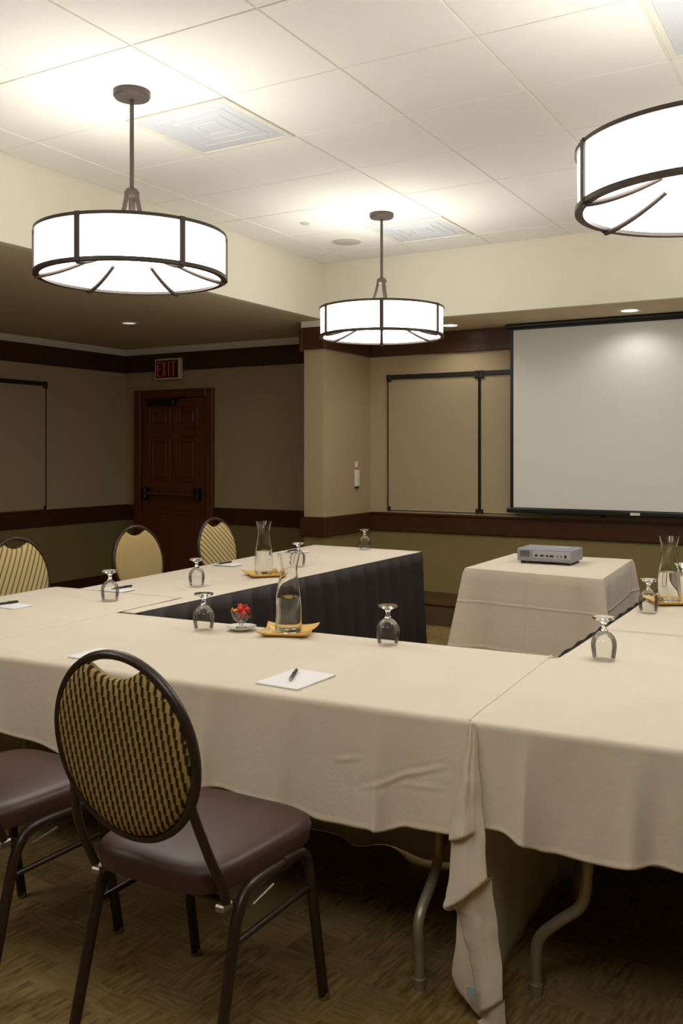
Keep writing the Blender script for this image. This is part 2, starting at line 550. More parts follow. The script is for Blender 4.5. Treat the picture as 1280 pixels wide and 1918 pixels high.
# ------------------------------------------------------------------ door
dr = struct(thing('door_1', 'dark wooden panel door with a push bar', 'door', (-6.48, YF, 0)))
del dr['category']
dw = .54
for (a, b, c, d) in ((-dw, -dw + .09, 0, 2.11), (dw - .09, dw, 0, 2.11), (-dw + .09, dw - .09, 2.02, 2.11)):
    box('door_frame', a, b, -.045, 0, c, d, 'door', dr, .004)
lf = box('door_leaf', -dw + .092, dw - .092, -.018, 0, .008, 2.018, 'door', dr, .003)
for (px0, px1) in ((-.33, -.04), (.04, .33)):
    for (pz0, pz1) in ((.16, .82), (1.12, 1.60), (1.70, 1.92)):
        bm = bmesh.new()
        add_box(bm, px0, px1, -.026, -.018, pz0, pz1, .007)
        add_box(bm, px0 + .05, px1 - .05, -.034, -.024, pz0 + .05, pz1 - .05, .009)
        link('panel', bm, 'door', lf)
bar = tube('push_bar', [(-.36, -.085, 1.0), (.36, -.085, .985)], .016, 'door', dr, 12)
for sx in (-.36, .36):
    box('bar_end', sx - .03, sx + .03, -.1, -.018, .93, 1.06, 'black', bar, .012)
cl = box('door_closer', -.32, .05, -.085, -.018, 1.94, 2.0, 'black', dr, .008)
tube('closer_arm', [(-.02, -.06, 2.0), (.12, -.12, 2.012), (.2, -.05, 2.03)], .009, 'black', cl, 8)

# exit sign
ex = thing('exit_sign', 'small red EXIT sign above the wooden door', 'sign', (-6.51, YF - CT, 2.325))
W2, H2 = .172, .112
box('housing', -W2, W2, -.055, 0, -H2, H2, 'exit_frame', ex, .006)
fr = box('face', -W2 + .02, W2 - .02, -.058, -.05, -H2 + .018, H2 - .018, 'exit_face', ex, .001)
def letter(ch, cx):
    bm = bmesh.new()
    h, wd, t = .078, .026, .012
    B = lambda x0, x1, z0, z1: add_box(bm, cx + x0, cx + x1, -.063, -.057, z0, z1)
    if ch == 'E':
        B(-wd, -wd + t, -h, h)
        for z in (-h, -t / 2, h - t):
            B(-wd + t, wd, z, z + t)
    elif ch == 'I':
        B(-t / 2, t / 2, -h, h)
    elif ch == 'T':
        B(-t / 2, t / 2, -h, h - t); B(-wd, wd, h - t, h)
    else:
        for s in (-1, 1):
            m = Matrix.Translation((cx, 0, 0)) @ Matrix.Rotation(s * math.atan2(2 * wd - t, 2 * h), 4, 'Y')
            add_box(bm, -t / 2, t / 2, -.063, -.057, -h, h, 0, m)
    link('letter', bm, 'exit_red', fr)
for ch, cx in zip('EXIT', (-.105, -.035, .028, .09)):
    letter(ch, cx)

# ------------------------------------------------------------------ boards on walls
def board(name, label, u0, u1, z0, z1, plane, axis, mull=(), tray=False):
    # axis 'x': runs along x on wall y=plane ; axis 'y': runs along y on wall x=plane, faces +x
    t = thing(name, label, 'board')
    def bx(nm, a0, a1, d0, d1, z0_, z1_, mat, bev=.002):
        if axis == 'x':
            return box(nm, a0, a1, plane - d1, plane - d0, z0_, z1_, mat, t, bev)
        return box(nm, plane + d0, plane + d1, a0, a1, z0_, z1_, mat, t, bev)
    bx('panel', u0 + .01, u1 - .01, .0, .014, z0 + .008, z1 - .03, 'board')
    bx('top_rail', u0, u1, 0, .032, z1 - .042, z1, 'boardrail', .004)
    bx('frame_side', u0, u0 + .011, 0, .02, z0, z1 - .04, 'boardrail')
    bx('frame_side', u1 - .011, u1, 0, .02, z0, z1 - .04, 'boardrail')
    bx('bottom_rail', u0, u1, 0, .018, z0, z0 + .010, 'board')
    for a in (u0 + .02, u1 - .02):
        bx('corner_cap', a - .022, a + .022, 0, .036, z1 - .065, z1 + .004, 'boardrail', .006)
        bx('corner_cap', a - .014, a + .014, 0, .030, z0 - .004, z0 + .035, 'boardrail', .006)
    return t
board('presentation_board', 'tan presentation board with dark top rail on the dim left wall', 4.4, 6.515, .872, 2.14, XL, 'y')
board('presentation_board', 'tan presentation board nearest the pillar on the alcove wall', -3.90, -2.995, .905, 2.15, YS, 'x')
board('presentation_board', 'tan presentation board partly hidden behind the projection screen', -2.990, -1.9, .905, 2.15, YS, 'x')

# ------------------------------------------------------------------ projection screen
ps = thing('projection_screen', 'white pull-down projection screen with black border and black case', 'screen', (-1.67, 7.50, 0))
sw = 1.0
case = box('case', -sw - .03, sw + .03, -.05, .06, 2.478, ZSS, 'black', ps, .012)
box('screen_border', -sw, sw, -.001, .001, .962, 2.485, 'black', ps)
box('screen_surface', -sw + .03, sw - .03, -.0035, -.0012, .972, 2.468, 'screen', ps)
wb = box('weight_bar', -sw - .03, sw + .03, -.016, .014, .925, .966, 'black', ps, .008)
box('bar_label', -.0, .075, -.018, -.015, .935, .957, 'white', wb)

# wall switch on the alcove side wall
sg = thing('wall_control', 'white wall control with small sensor on the alcove side wall', 'switch', (PX1, 7.35, 1.2))
box('control_body', 0, .028, -.032, .032, -.075, .078, 'white', sg, .006)
box('sensor', 0, .016, -.02, .02, .10, .155, 'white', sg, .004)
box('control_button', .005, .026, -.018, .018, -.09, -.072, 'black', sg, .003)

# ------------------------------------------------------------------ ceiling fittings
def vent(i, j, label, perf):
    cx, cy = (gi(i) + gi(i + 1)) / 2, (gj(j) + gj(j + 1)) / 2
    t = thing('ceiling_vent', label, 'vent', (cx, cy, ZC))
    h = T / 2 - .007
    bm = bmesh.new()
    for (a, b, c, d) in ((-h, h, -h, -h + .03), (-h, h, h - .03, h), (-h, -h + .03, -h + .03, h - .03), (h - .03, h, -h + .03, h - .03)):
        add_box(bm, a, b, c, d, -.004, .012, .002)
    link('frame', bm, 'tbar', t)
    box('plate', -h + .03, h - .03, -h + .03, h - .03, .004, .012, 'vent', t)
    if perf:
        for n in range(1, 4):
            q = (h - .03) * (1 - n * .24)
            bm = bmesh.new()
            for (a, b, c, d) in ((-q, q, -q, -q + .018), (-q, q, q - .018, q), (-q, -q + .018, -q + .018, q - .018), (q - .018, q, -q + .018, q - .018)):
                add_box(bm, a, b, c, d, .001, .006, .002)
            link('louver', bm, 'vent', t)
    return t
vent(0, 2, 'square blue-white air vent with stepped louvers beside the large pendant canopy', True)
vent(0, 6, 'square blue-white air vent near the cream bulkhead corner', True)
vent(4, 2, 'plain blue-white panel vent with a raised white frame', False)
sp = thing('ceiling_speaker', 'round grey ceiling speaker grille near the bulkhead corner', 'speaker', (-3.49, 6.13, ZC))
lathe('grille', [(0, -.006), (.108, -.006), (.112, -.004), (.112, .003)], 'speaker', sp)
lathe('rim', [(.111, -.005), (.124, -.005), (.128, .003), (.111, .003), (.111, -.005)], 'tbar', sp)
sk = thing('sprinkler_head', 'tiny flush sprinkler cap on the ceiling tile', 'sprinkler', (-3.47, 5.50, ZC))
lathe('cap', [(0, -.008), (.03, -.008), (.034, -.004), (.036, .003)], 'speaker', sk)

def downlight(x, y, z, label, lens, power, r=.075):
    t = thing('recessed_downlight', label, 'light', (x, y, z), 0, 'recessed downlights')
    lathe('trim_ring', [(r - .012, .002), (r - .012, -.004), (r + .012, -.004), (r + .016, .002), (r - .012, .002)], 'white', t)
    lathe('lens', [(0, -.001), (r - .012, -.001), (r - .012, .002)], lens, t)
    if power:
        ld = bpy.data.lights.new('bulb', 'SPOT')
        ld.energy = power
        ld.color = (1, .96, .90)
        ld.spot_size = math.radians(150)
        ld.spot_blend = .6
        ld.shadow_soft_size = .05
        lo = bpy.data.objects.new('bulb', ld)
        COL.objects.link(lo)
        lo.parent = t
        lo.location = (0, 0, -.012)
    return t
downlight(-3.125, 7.27, ZSS, 'lit recessed downlight between the pillar and the projection screen', 'downlens', W_DOWN)
downlight(-1.61, 7.20, ZSS, 'lit recessed downlight above the projection screen', 'downlens', W_DOWN)
downlight(-0.10, 7.20, ZSS, 'lit recessed downlight at the hidden end of the screen soffit', 'downlens', W_DOWN)
downlight(-5.65, 6.07, ZSL, 'dim recessed light in the dark soffit near the door', 'dimlens', 0, .07)

# ------------------------------------------------------------------ pendants
ZB, ZT, PR = 2.212, 2.408, .423
def make_pendant(name, label, group):
    t = thing(name, label, 'pendant light', (0, 0, ZC), 0, group)
    zb, zt = ZB - ZC, ZT - ZC
    lathe('canopy', [(0, -.035), (.03, -.035), (.076, -.030), (.082, -.022), (.082, .002), (0, .002)], 'bronze', t, 36)
    tube('rod', [(0, 0, -.03), (0, 0, -.46)], .0095, 'bronze', t, 12)
    hub = lathe('hub', [(0, -.43), (.022, -.435), (.034, -.45), (.034, -.47), (0, -.475)], 'bronze', t, 20)
    for k in range(3):
        a = 2 * PI * k / 3 + PI / 6
        d = Vector((math.cos(a), math.sin(a), 0))
        s = d.cross(Vector((0, 0, 1)))
        tube('hanger_arm', [d * .020 + Vector((0, 0, -.442)), d * .036 + Vector((0, 0, -.52)), d * .072 + Vector((0, 0, zt - .0)), d * .10 + Vector((0, 0, zb + .13))], .009, 'bronze', t, 8, ry=.015, up=tuple(d))
    # shade, rings
    lathe('shade', [(PR - .010, zb + .012), (PR - .008, zt - .008)], 'shade', t, 72)
    for z0, z1 in ((zt - .012, zt + .002), (zb - .002, zb + .014)):
        ri = PR - (.012 if z0 > zb + .05 else .026)
        lathe('ring', [(ri, z0), (PR, z0), (PR, z1), (ri, z1), (ri, z0)], 'bronze', t, 72)
    arch = lambda u: .086 * u ** 1.5
    lathe('diffuser', [(0, zb + .112), (.09, zb + .110)] + [(PR - .022 - .23 * u, zb + .010 + arch(u)) for u in (1, .85, .7, .55, .4, .25, .1, 0)], 'diffuser', t, 72)
    lathe('uplight_blocker', [(0, zb + .140), (.26, zb + .128), (.27, zb + .122), (.26, zb + .124), (0, zb + .135)], 'white', t, 48)  # added hidden disc, cuts the light thrown up at the ceiling
    for k in range(6):
        a = 2 * PI * k / 6
        d = Vector((math.cos(a), math.sin(a), 0))
        s = Vector((-d.y, d.x, 0))
        p = box('post', -.006, .004, -.013, .013, zb - .004, zt + .004, 'bronze', t, .002)
        p.matrix_parent_inverse = Matrix()
        p.data.transform(Matrix.Rotation(a, 4, 'Z') @ Matrix.Translation((PR, 0, 0)))
        pts = []
        for q in range(13):
            u = q / 12
            r = PR - .004 - u * .25
            z = zb - .004 + arch(u)
            pts.append((r * d.x, r * d.y, z))
        tube('strap', pts, lambda v: .0105 * (1 - .3 * v), 'bronze', t, 8, ry=lambda v: .0125 * (1 - .25 * v), up=(0, 0, 1))
    return t
def vdir(x, y):                      # direction from lamp towards the camera
    return math.atan2(-y, -x)
G = 'drum pendant lights'
p0 = make_pendant('pendant_light', 'drum pendant light whose canopy sits beside a louvered square vent', G)
p0.location = (-2.881, 3.113, ZC); p0.rotation_euler = (0, 0, vdir(-2.881, 3.113) + math.radians(29))
dup(p0, (-2.884, 5.545, ZC), vdir(-2.884, 5.545), 'drum pendant light hanging beside the round ceiling speaker, before the pillar')
dup(p0, (-.44, 3.113, ZC), vdir(-.44, 3.113) + math.radians(-3), 'drum pendant light hanging below the plain framed ceiling panel')
dup(p0, (-.44, 5.545, ZC), 0.3, 'drum pendant light over the far end of the table beside the projector')
dup(p0, (-2.881, .68, ZC), 0.1, 'drum pendant light behind the near chairs, farther from the swagged cloth')
dup(p0, (-.44, .68, ZC), 0.1, 'drum pendant light behind the near chairs, closer to the swagged cloth')

# ------------------------------------------------------------------ tables
RA = math.atan(.053)
U = Vector((math.cos(RA), math.sin(RA), 0)); V = Vector((-math.sin(RA), math.cos(RA), 0))
O = Vector((-.89, 2.2, 0))
FW = .83
def fr_pt(u, v, z):
    return O + U * u + V * v + Vector((0, 0, z))

def leg_pair(t, pts0, pts1, braces, r=.0145):
    l0 = tube('leg', smooth_path(pts0, 5), r, 'legmetal', t, 12)
    l1 = tube('leg', smooth_path(pts1, 5), r, 'legmetal', t, 12)
    for l, p in ((l0, pts0), (l1, pts1)):
        f = Vector(p[-1])
        lathe('foot_cap', [(0, 0), (r + .002, 0), (r + .003, .03), (r, .032)], 'legmetal', l, 14, (f.x, f.y, 0))
    for b in braces:
        tube('brace', b, .011, 'legmetal', t, 10)

def make_table(label, frame, L, Wd, group='banquet tables', ends=((.17, 1), (-.17, -1)), i=.07):
    o, ux, vx = frame
    t = thing('banquet_table', label, 'table', (0, 0, 0), 0, group)
    P = lambda a, b, z: o + ux * a + vx * b + Vector((0, 0, z))
    bm = bmesh.new()
    m = Matrix(((ux.x, vx.x, 0, o.x), (ux.y, vx.y, 0, o.y), (0, 0, 1, 0), (0, 0, 0, 1)))
    add_box(bm, 0.02, L - .02, .025, Wd - .025, .712, .742, .004, m)
    link('table_top', bm, 'plywood', t)
    for (a, s) in ends:
        A = a if a > 0 else L + a
        leg_pair(t, [P(A, i + .15, .71), P(A, i + .15, .36), P(A, i + .12, .27), P(A, i, .19), P(A, i, .1), P(A, i, 0.0)],
                 [P(A, Wd - i - .15, .71), P(A, Wd - i - .15, .36), P(A, Wd - i - .12, .27), P(A, Wd - i, .19), P(A, Wd - i, .1), P(A, Wd - i, 0.0)],
                 [[P(A, i + .15, .62), P(A, Wd - i - .15, .62)], [P(A, i + .145, .32), P(A, Wd - i - .145, .32)], [P(A, Wd / 2, .62), P(A + s * .45, Wd / 2, .705)]])
    return t

make_table('long banquet table behind the oval-backed front chair', (fr_pt(-2.60, 0, 0), U, V), 2.58, FW, None, ((.25, 1), (-.138, -1)), .047)
tb = make_table('banquet table standing in the corner of the horseshoe nearest the swagged cloth', (fr_pt(.03, 0, 0), U, V), 1.30, FW, None, ((-.15, -1),))
def bentleg(v, sg):
    base = Vector((-.772, 2.369, 0)) + V * v
    return [base + Vector((dx, dy * sg, z)) for dx, dy, z in ((.135, .02, .71), (.135, .01, .45), (.135, 0, .345), (.120, 0, .265), (.058, 0, .205), (.012, 0, .155), (.0, 0, .105), (0, 0, 0.0))]
leg_pair(tb, bentleg(0, 1), bentleg(.48, -1), [[(-.637, 2.385, .40), (-.20, 2.42, .405)], [(-.637, 2.39, .62), (-.66, 2.83, .62)]], .0155)
X1, Y1 = Vector((1, 0, 0)), Vector((0, 1, 0))
make_table('banquet table with black skirt along the far chairs', (Vector((-2.735, 3.05, 0)), Y1, -X1), 2.74, .76, None)
make_table('banquet table beside the projector table', (Vector((-.12, 3.10, 0)), Y1, -X1), 2.74, .76, None)
make_table('square table under the floor-length projector cloth', (Vector((-2.06, 5.10, 0)), X1, Y1), .76, .86, None, ((.1, 1), (-.1, -1)))

# ---- tablecloths
def bump1(x, c, w):
    return math.exp(-((x - c) / w) ** 2)
def lerp_tab(tab, x):
    if x <= tab[0][0]:
        return tab[0][1]
    for (a, fa), (b, fb) in zip(tab, tab[1:]):
        if x <= b:
            k = (x - a) / (b - a); k = k * k * (3 - 2 * k)
            return fa + (fb - fa) * k
    return tab[-1][1]
HEM = [(-2.65, .50), (-1.70, .505), (-1.55, .488), (-1.25, .462), (-.85, .452), (-.80, .455), (-.58, .447), (-.42, .424), (-.24, .430), (-.16, .452), (-.05, .462), (0.0, .470),
       (.03, .492), (.08, .492), (.14, .474), (.20, .455), (.35, .456), (.41, .470), (.46, .478), (.6, .472), (1.4, .47)]
SEGS = [(-.385, .46, -.30, .40, .0042), (-.30, .66, -.055, .40, .0055), (-.20, .62, -.06, .60, .003), (-1.02, .5, -.96, .92, .003)]
def wrinkle(u, w):
    f = 0
    for (ua, wa, ub, wb_, amp) in SEGS:
        t = ((u - ua) * (ub - ua) + (w - wa) * (wb_ - wa) * .08) / ((ub - ua) ** 2 + (wb_ - wa) ** 2 * .08)
        if -.1 < t < 1.1:
            tt = min(1, max(0, t))
            d = math.hypot(u - (ua + (ub - ua) * tt), (w - (wa + (wb_ - wa) * tt)) * .29)
            f += amp * math.exp(-(d / .006) ** 2) * math.sin(PI * min(1, max(0, t * .8 + .1))) - .35 * amp * math.exp(-(d / .016) ** 2)
    return f
def front_fold(u, w):        # w: 0 at edge .. 1 at hem ; outward offset
    f = .008 + .014 * w
    f += w * (.026 * bump1(u, -.815, .022) - .016 * bump1(u, -.75, .05) + .012 * bump1(u, -.55, .02) - .010 * bump1(u, -.49, .05)
              + .013 * bump1(u, -.25, .018) - .010 * bump1(u, -.19, .05) + .018 * bump1(u, -.06, .05) + .020 * bump1(u, .145, .024) - .014 * bump1(u, .21, .05)
              + .024 * bump1(u, .40, .03) - .014 * bump1(u, .46, .035) + .016 * bump1(u, -1.3, .05) - .012 * bump1(u, -1.5, .1) + .016 * bump1(u, -2.1, .1))
    f += w * .004 * math.sin(u * 17) + .002 * w * math.sin(u * 41 + 1)
    f += .0035 * (bump1(u, -.56, .006) + bump1(u, -.255, .006) + bump1(u, .15, .006) + bump1(u, -1.15, .006)) * min(1, w * 4)
    if w > .955:
        f += .0018
    return f + wrinkle(u, w)
def profile(u, inner):       # list of (v, z) from front hem over the top to the inner side
    hz = lerp_tab(HEM, u)
    pts = []
    N = 44
    for k in range(N + 1):
        w_ = 1 - k / N
        pts.append((-front_fold(u, w_), .738 + (hz - .738) * w_))
    pts += [(-.004, .745), (.001, .749), (.008, .751)]
    zt = lambda v: .7515 + .0012 * math.sin(u * 9 + v * 7) * math.sin(v * 11 + 1)
    for k in range(1, 12):
        v = .01 + (FW - .02) * k / 12
        pts.append((v, zt(v)))
    if inner == 'drop':
        pts += [(FW - .008, .751), (FW, .748), (FW + .004, .74)]
        NN = 14
        for k in range(1, NN + 1):
            w_ = k / NN
            off = .006 + .006 * w_ * math.sin(u * 8) + .003 * w_ * math.sin(u * 29 + 2)
            if w_ > .8:
                c = (w_ - .8) / .2
                off -= c * c * (.10 * bump1(u, -.42, .11) + .07 * bump1(u, -.70, .06))
            pts.append((FW + off, .738 - (.738 - .001) * w_ + (.02 * bump1(u, -.42, .11) if w_ > .95 else 0)))
    else:
        for k in range(0, 9):
            v = FW - .006 + inner * k / 8
            pts.append((v, .7525 + (.0 if k < 8 else -.002)))
    return pts

def cloth_loft(bm, u0, u1, n, inner, dz=0.0):
    prev = None
    for i in range(n + 1):
        u = u0 + (u1 - u0) * i / n
        row = [bm.verts.new(fr_pt(u, v, z + dz)) for v, z in profile(u, inner)]
        if prev:
            for a in range(len(row) - 1):
                bm.faces.new((prev[a], row[a], row[a + 1], prev[a + 1]))
        prev = row

bm = bmesh.new()
cloth_loft(bm, -2.65, -1.86, 40, .46)
cloth_loft(bm, -1.86, 0, 360, 'drop')
# end drop hanging to the floor between the two front tables
def enddrop(a, b):
    v = .0 + a * (FW + .01)
    w_ = b
    if w_ < .06:
        t_ = w_ / .06
        return fr_pt(-.006 + .012 * math.sin(t_ * PI / 2), v, .7515 - .008 * (1 - math.cos(t_ * PI / 2)))
    off = .006 + .004 * w_ * math.sin(v * 9) + .003 * w_ * math.sin(v * 31 + 1)
    z = .743 - .735 * (w_ - .06) / .94
    return fr_pt(off + .01 * w_, v, z)
add_grid(bm, enddrop, 40, 24)
add_grid(bm, lambda a, b: fr_pt(.004 + .085 * a, FW + .012 + .004 * math.sin(a * 5), .735 - .728 * b), 6, 12)
ca = link('tablecloth', bm, 'cloth', None, True)
tag(ca, 'long beige tablecloth whose end hangs to the floor in a swag', 'tablecloth')
solid(ca, .0016, -1)
# corner swag of that cloth : folded cascade hanging from the table corner
def swag_lr(z):
    # left / right x of the cascade at height z (on the plane of the table front)
    Lx = [(0.0, -.862), (.02, -.845), (.06, -.858), (.10, -.866), (.16, -.880), (.22, -.899), (.262, -.915), (.285, -.942), (.31, -.936), (.36, -.930), (.43, -.930), (.47, -.929), (.53, -.916), (.62, -.902), (.70, -.890), (.748, -.884)]
    Rx = [(0.0, -.785), (.05, -.788), (.14, -.793), (.24, -.806), (.36, -.822), (.46, -.833), (.57, -.849), (.68, -.862), (.748, -.872)]
    return lerp_tab(Lx, z), lerp_tab(Rx, z)
def swag_main(a, b):
    z = .748 * (1 - a)
    l, r = swag_lr(z)
    x = l + (r - l) * b
    # cascading folds: fold edges run down from the right side to the left
    def saw(zc, slope, ln, amp):
        e = zc + slope * b                      # height of the fold edge at this column
        d = z - e
        if d < -.004 or d > ln:
            return 0.0
        if d < 0:
            return amp * (1 + d / .004)
        return amp * (1 - d / ln) ** 1.2
    out = .020 + .022 * math.sin(PI * min(1, max(0, b))) * (1 - .25 * a)
    out += saw(.275, .105, .20, .030) + saw(.450, .05, .16, .020 if b < .6 else .020 * max(0, 1 - (b - .6) / .2)) + saw(.035, .05, .10, .012)
    out -= .012 * math.exp(-((b - .55 - .2 * a) / .12) ** 2) * (1 - a)
    out *= min(1, .25 + a * 4)
    p = fr_pt(0, 0, z)
    return Vector((x, 2.196 - out, z))
bm = bmesh.new()
add_grid(bm, swag_main, 150, 30)
def swag_back(a, b):
    z = .02 + .26 * (1 - a)
    l = lerp_tab([(.02, -.90), (.04, -.925), (.08, -.937), (.2, -.924), (.28, -.92)], z)
    r = -.84
    return Vector((l + (r - l) * b, 2.192 - .008 * math.sin(PI * b), z + .05 * (b - .5) * -(a ** 3) ))
add_grid(bm, swag_back, 20, 10)
s_ = link('corner_swag', bm, 'cloth', ca, True)
solid(s_, .002, 0)
tg = box('care_tag', -.877, -.857, 2.146, 2.149, .072, .104, 'tag', s_, .001)
tg['label'] = 'small pale green care tag'

bm = bmesh.new()
cloth_loft(bm, -.012, 1.36, 240, .58, -.0012)
for v_ in bm.verts:          # the laid-over flap ends flush with the inner table edge
    if (v_.co - O).dot(V) > FW - .02 and v_.co.x < -.901 and v_.co.z > .7:
        v_.co.x = -.901
cb = link('tablecloth', bm, 'cloth', None, True)
tag(cb, 'beige tablecloth on the corner table to the side of the hanging swag', 'tablecloth')
solid(cb, .0016, -1)

# side columns : cloth lies on top, drop on the outer side, short one at the far end
def side_cloth(label, inner0, inner1, outer0, outer1, sgn, z=.7485, drop=.19):
    # four corner points, near->far ; sgn = +1 if the outer side lies towards +x
    I0, I1, O0, O1 = [Vector((a[0], a[1], 0)) for a in (inner0, inner1, outer0, outer1)]
    bm = bmesh.new()
    def fn(a, b):
        # b: 0 inner edge lip, then across top, then outer drop
        i = I0.lerp(I1, a); o_ = O0.lerp(O1, a)
        if b < .04:
            return i.lerp(o_, .0) + Vector((-sgn * .001, 0, z - .004 * (1 - b / .04)))
        if b < .8:
            k = (b - .04) / .76
            return i.lerp(o_, k) + Vector((0, 0, z + .0008 * math.sin(a * 30 + k * 5)))
        k = (b - .8) / .2
        out = .004 + k * (.02 + .012 * math.sin(a * 40))
        return o_ + Vector((sgn * out, 0, z - .004 - drop * k))
    add_grid(bm, fn, 60, 50)
    def far(a, b):
        i = I1.lerp(O1, a)
        return i + Vector((0, .004 + .012 * b, z - .02 * min(1, b * 8) * .1 - .012 * b))
    add_grid(bm, far, 20, 6)
    o = link('tablecloth', bm, 'cloth', None, True)
    tag(o, label, 'tablecloth')
    solid(o, .0016, -1)
    return o
side_cloth('beige tablecloth on the table with the black pleated skirt and carafe', (-2.732, 2.96), (-2.715, 5.815), (-3.45, 2.90), (-3.615, 5.84), -1)
side_cloth('beige tablecloth on the table beside the projector table', (-.900, 3.06), (-.925, 5.85), (-.11, 3.08), (-.11, 5.87), 1, .7485, .72)  # unseen outer drop lengthened to block light leaking under the table

# pleated skirts
def skirt(label, A, B, end, nrm):
    A, B = Vector(A), Vector(B)
    bm = bmesh.new()
    L = (B - A).length
    nrm = Vector(nrm)
    n = int(L / .0065)
    def off(s, w_):
        ph = s / .165
        f = ph - math.floor(ph)
        tri = (f / .68) if f < .68 else (1 - (f - .68) / .32)
        tri = tri * tri * (3 - 2 * tri)
        return .016 + (.008 + .050 * w_ ** .6) * tri + .008 * w_ + .006 * w_ * math.sin(s * 7.3) + .004 * w_ * math.sin(s * 61)
    def fn(a, b):
        p = A.lerp(B, a)
        return p + nrm * off(a * L, b) + Vector((0, 0, .7475 - .7415 * b))
    add_grid(bm, fn, n, 10)
    # short return round the far end
    d = (B - A).normalized()
    def fe(a, b):
        return B - nrm * (.4 * a) + d * (.006 + .02 * b + .010 * b * math.sin(a * 28)) + nrm * (1 - a) * off(L, b) + Vector((0, 0, .732 - .726 * b))
    if end:
        add_grid(bm, fe, 30, 10)
    o = link('table_skirt', bm, 'skirt', None, True)
    tag(o, label, 'table skirt')
    solid(o, .0015, 0)
skirt('black pleated skirt under the table with the far chairs', (-2.732, 2.99, 0), (-2.716, 5.80, 0), True, (1, 0, 0))
skirt('black pleated skirt under the table beside the projector table', (-.90, 3.045, 0), (-.925, 5.84, 0), True, (-1, 0, 0))

# projector table cloth, floor length with flared corners
def proj_cloth():
    cor = [Vector((-2.095, 5.085, 0)), Vector((-1.255, 4.985, 0)), Vector((-1.325, 6.03, 0)), Vector((-2.11, 6.00, 0))]
    cen = sum(cor, Vector()) / 4
    bm = bmesh.new()
    zt = .752
    per = []          # (pos, normal, corner closeness)
    for s in range(4):
        a, b = cor[s], cor[(s + 1) % 4]
        d = (b - a).normalized(); nr = Vector((d.y, -d.x, 0))
        dp = (a - cor[s - 1]).normalized(); nprev = Vector((dp.y, -dp.x, 0))
        dn = (cor[(s + 2) % 4] - b).normalized(); nnext = Vector((dn.y, -dn.x, 0))
        L = (b - a).length
        n = 90
        for k in range(n):
            t = k / n
            da, db = t * L, (1 - t) * L
            ca_ = math.exp(-(da / .05) ** 2); cb_ = math.exp(-(db / .05) ** 2)
            nv = (nr + nprev * ca_ + nnext * cb_).normalized()
            # concave valley next to the corner cone
            val = math.exp(-((da - .13) / .05) ** 2) + math.exp(-((db - .13) / .05) ** 2)
            per.append((a + d * (t * L), nv, max(ca_, cb_), val, t * L))
    rows = 26
    ring_prev = None
    N = len(per)
    for r in range(rows + 1):
        w_ = r / rows
        ring = []
        for (p, nv, c, val, sl) in per:
            if r == 0:
                q = p - nv * .006 + Vector((0, 0, zt))
            else:
                off = .004 + w_ * (.014 + .15 * c - .045 * val + .004 * math.sin(sl * 15))
                q = p + nv * off + Vector((0, 0, zt - .004 - (zt - .012) * w_))
            ring.append(bm.verts.new(q - cen))
        if ring_prev:
            for k in range(N):
                bm.faces.new((ring_prev[k], ring_prev[(k + 1) % N], ring[(k + 1) % N], ring[k]))
        else:
            bm.faces.new(ring)
        ring_prev = ring
    o = link('tablecloth', bm, 'cloth_proj')
    o.location = cen
    auto_smooth(o, 60)
    tag(o, 'floor-length beige tablecloth with ironed creases under the projector', 'tablecloth')
    solid(o, .0016, -1)
proj_cloth()

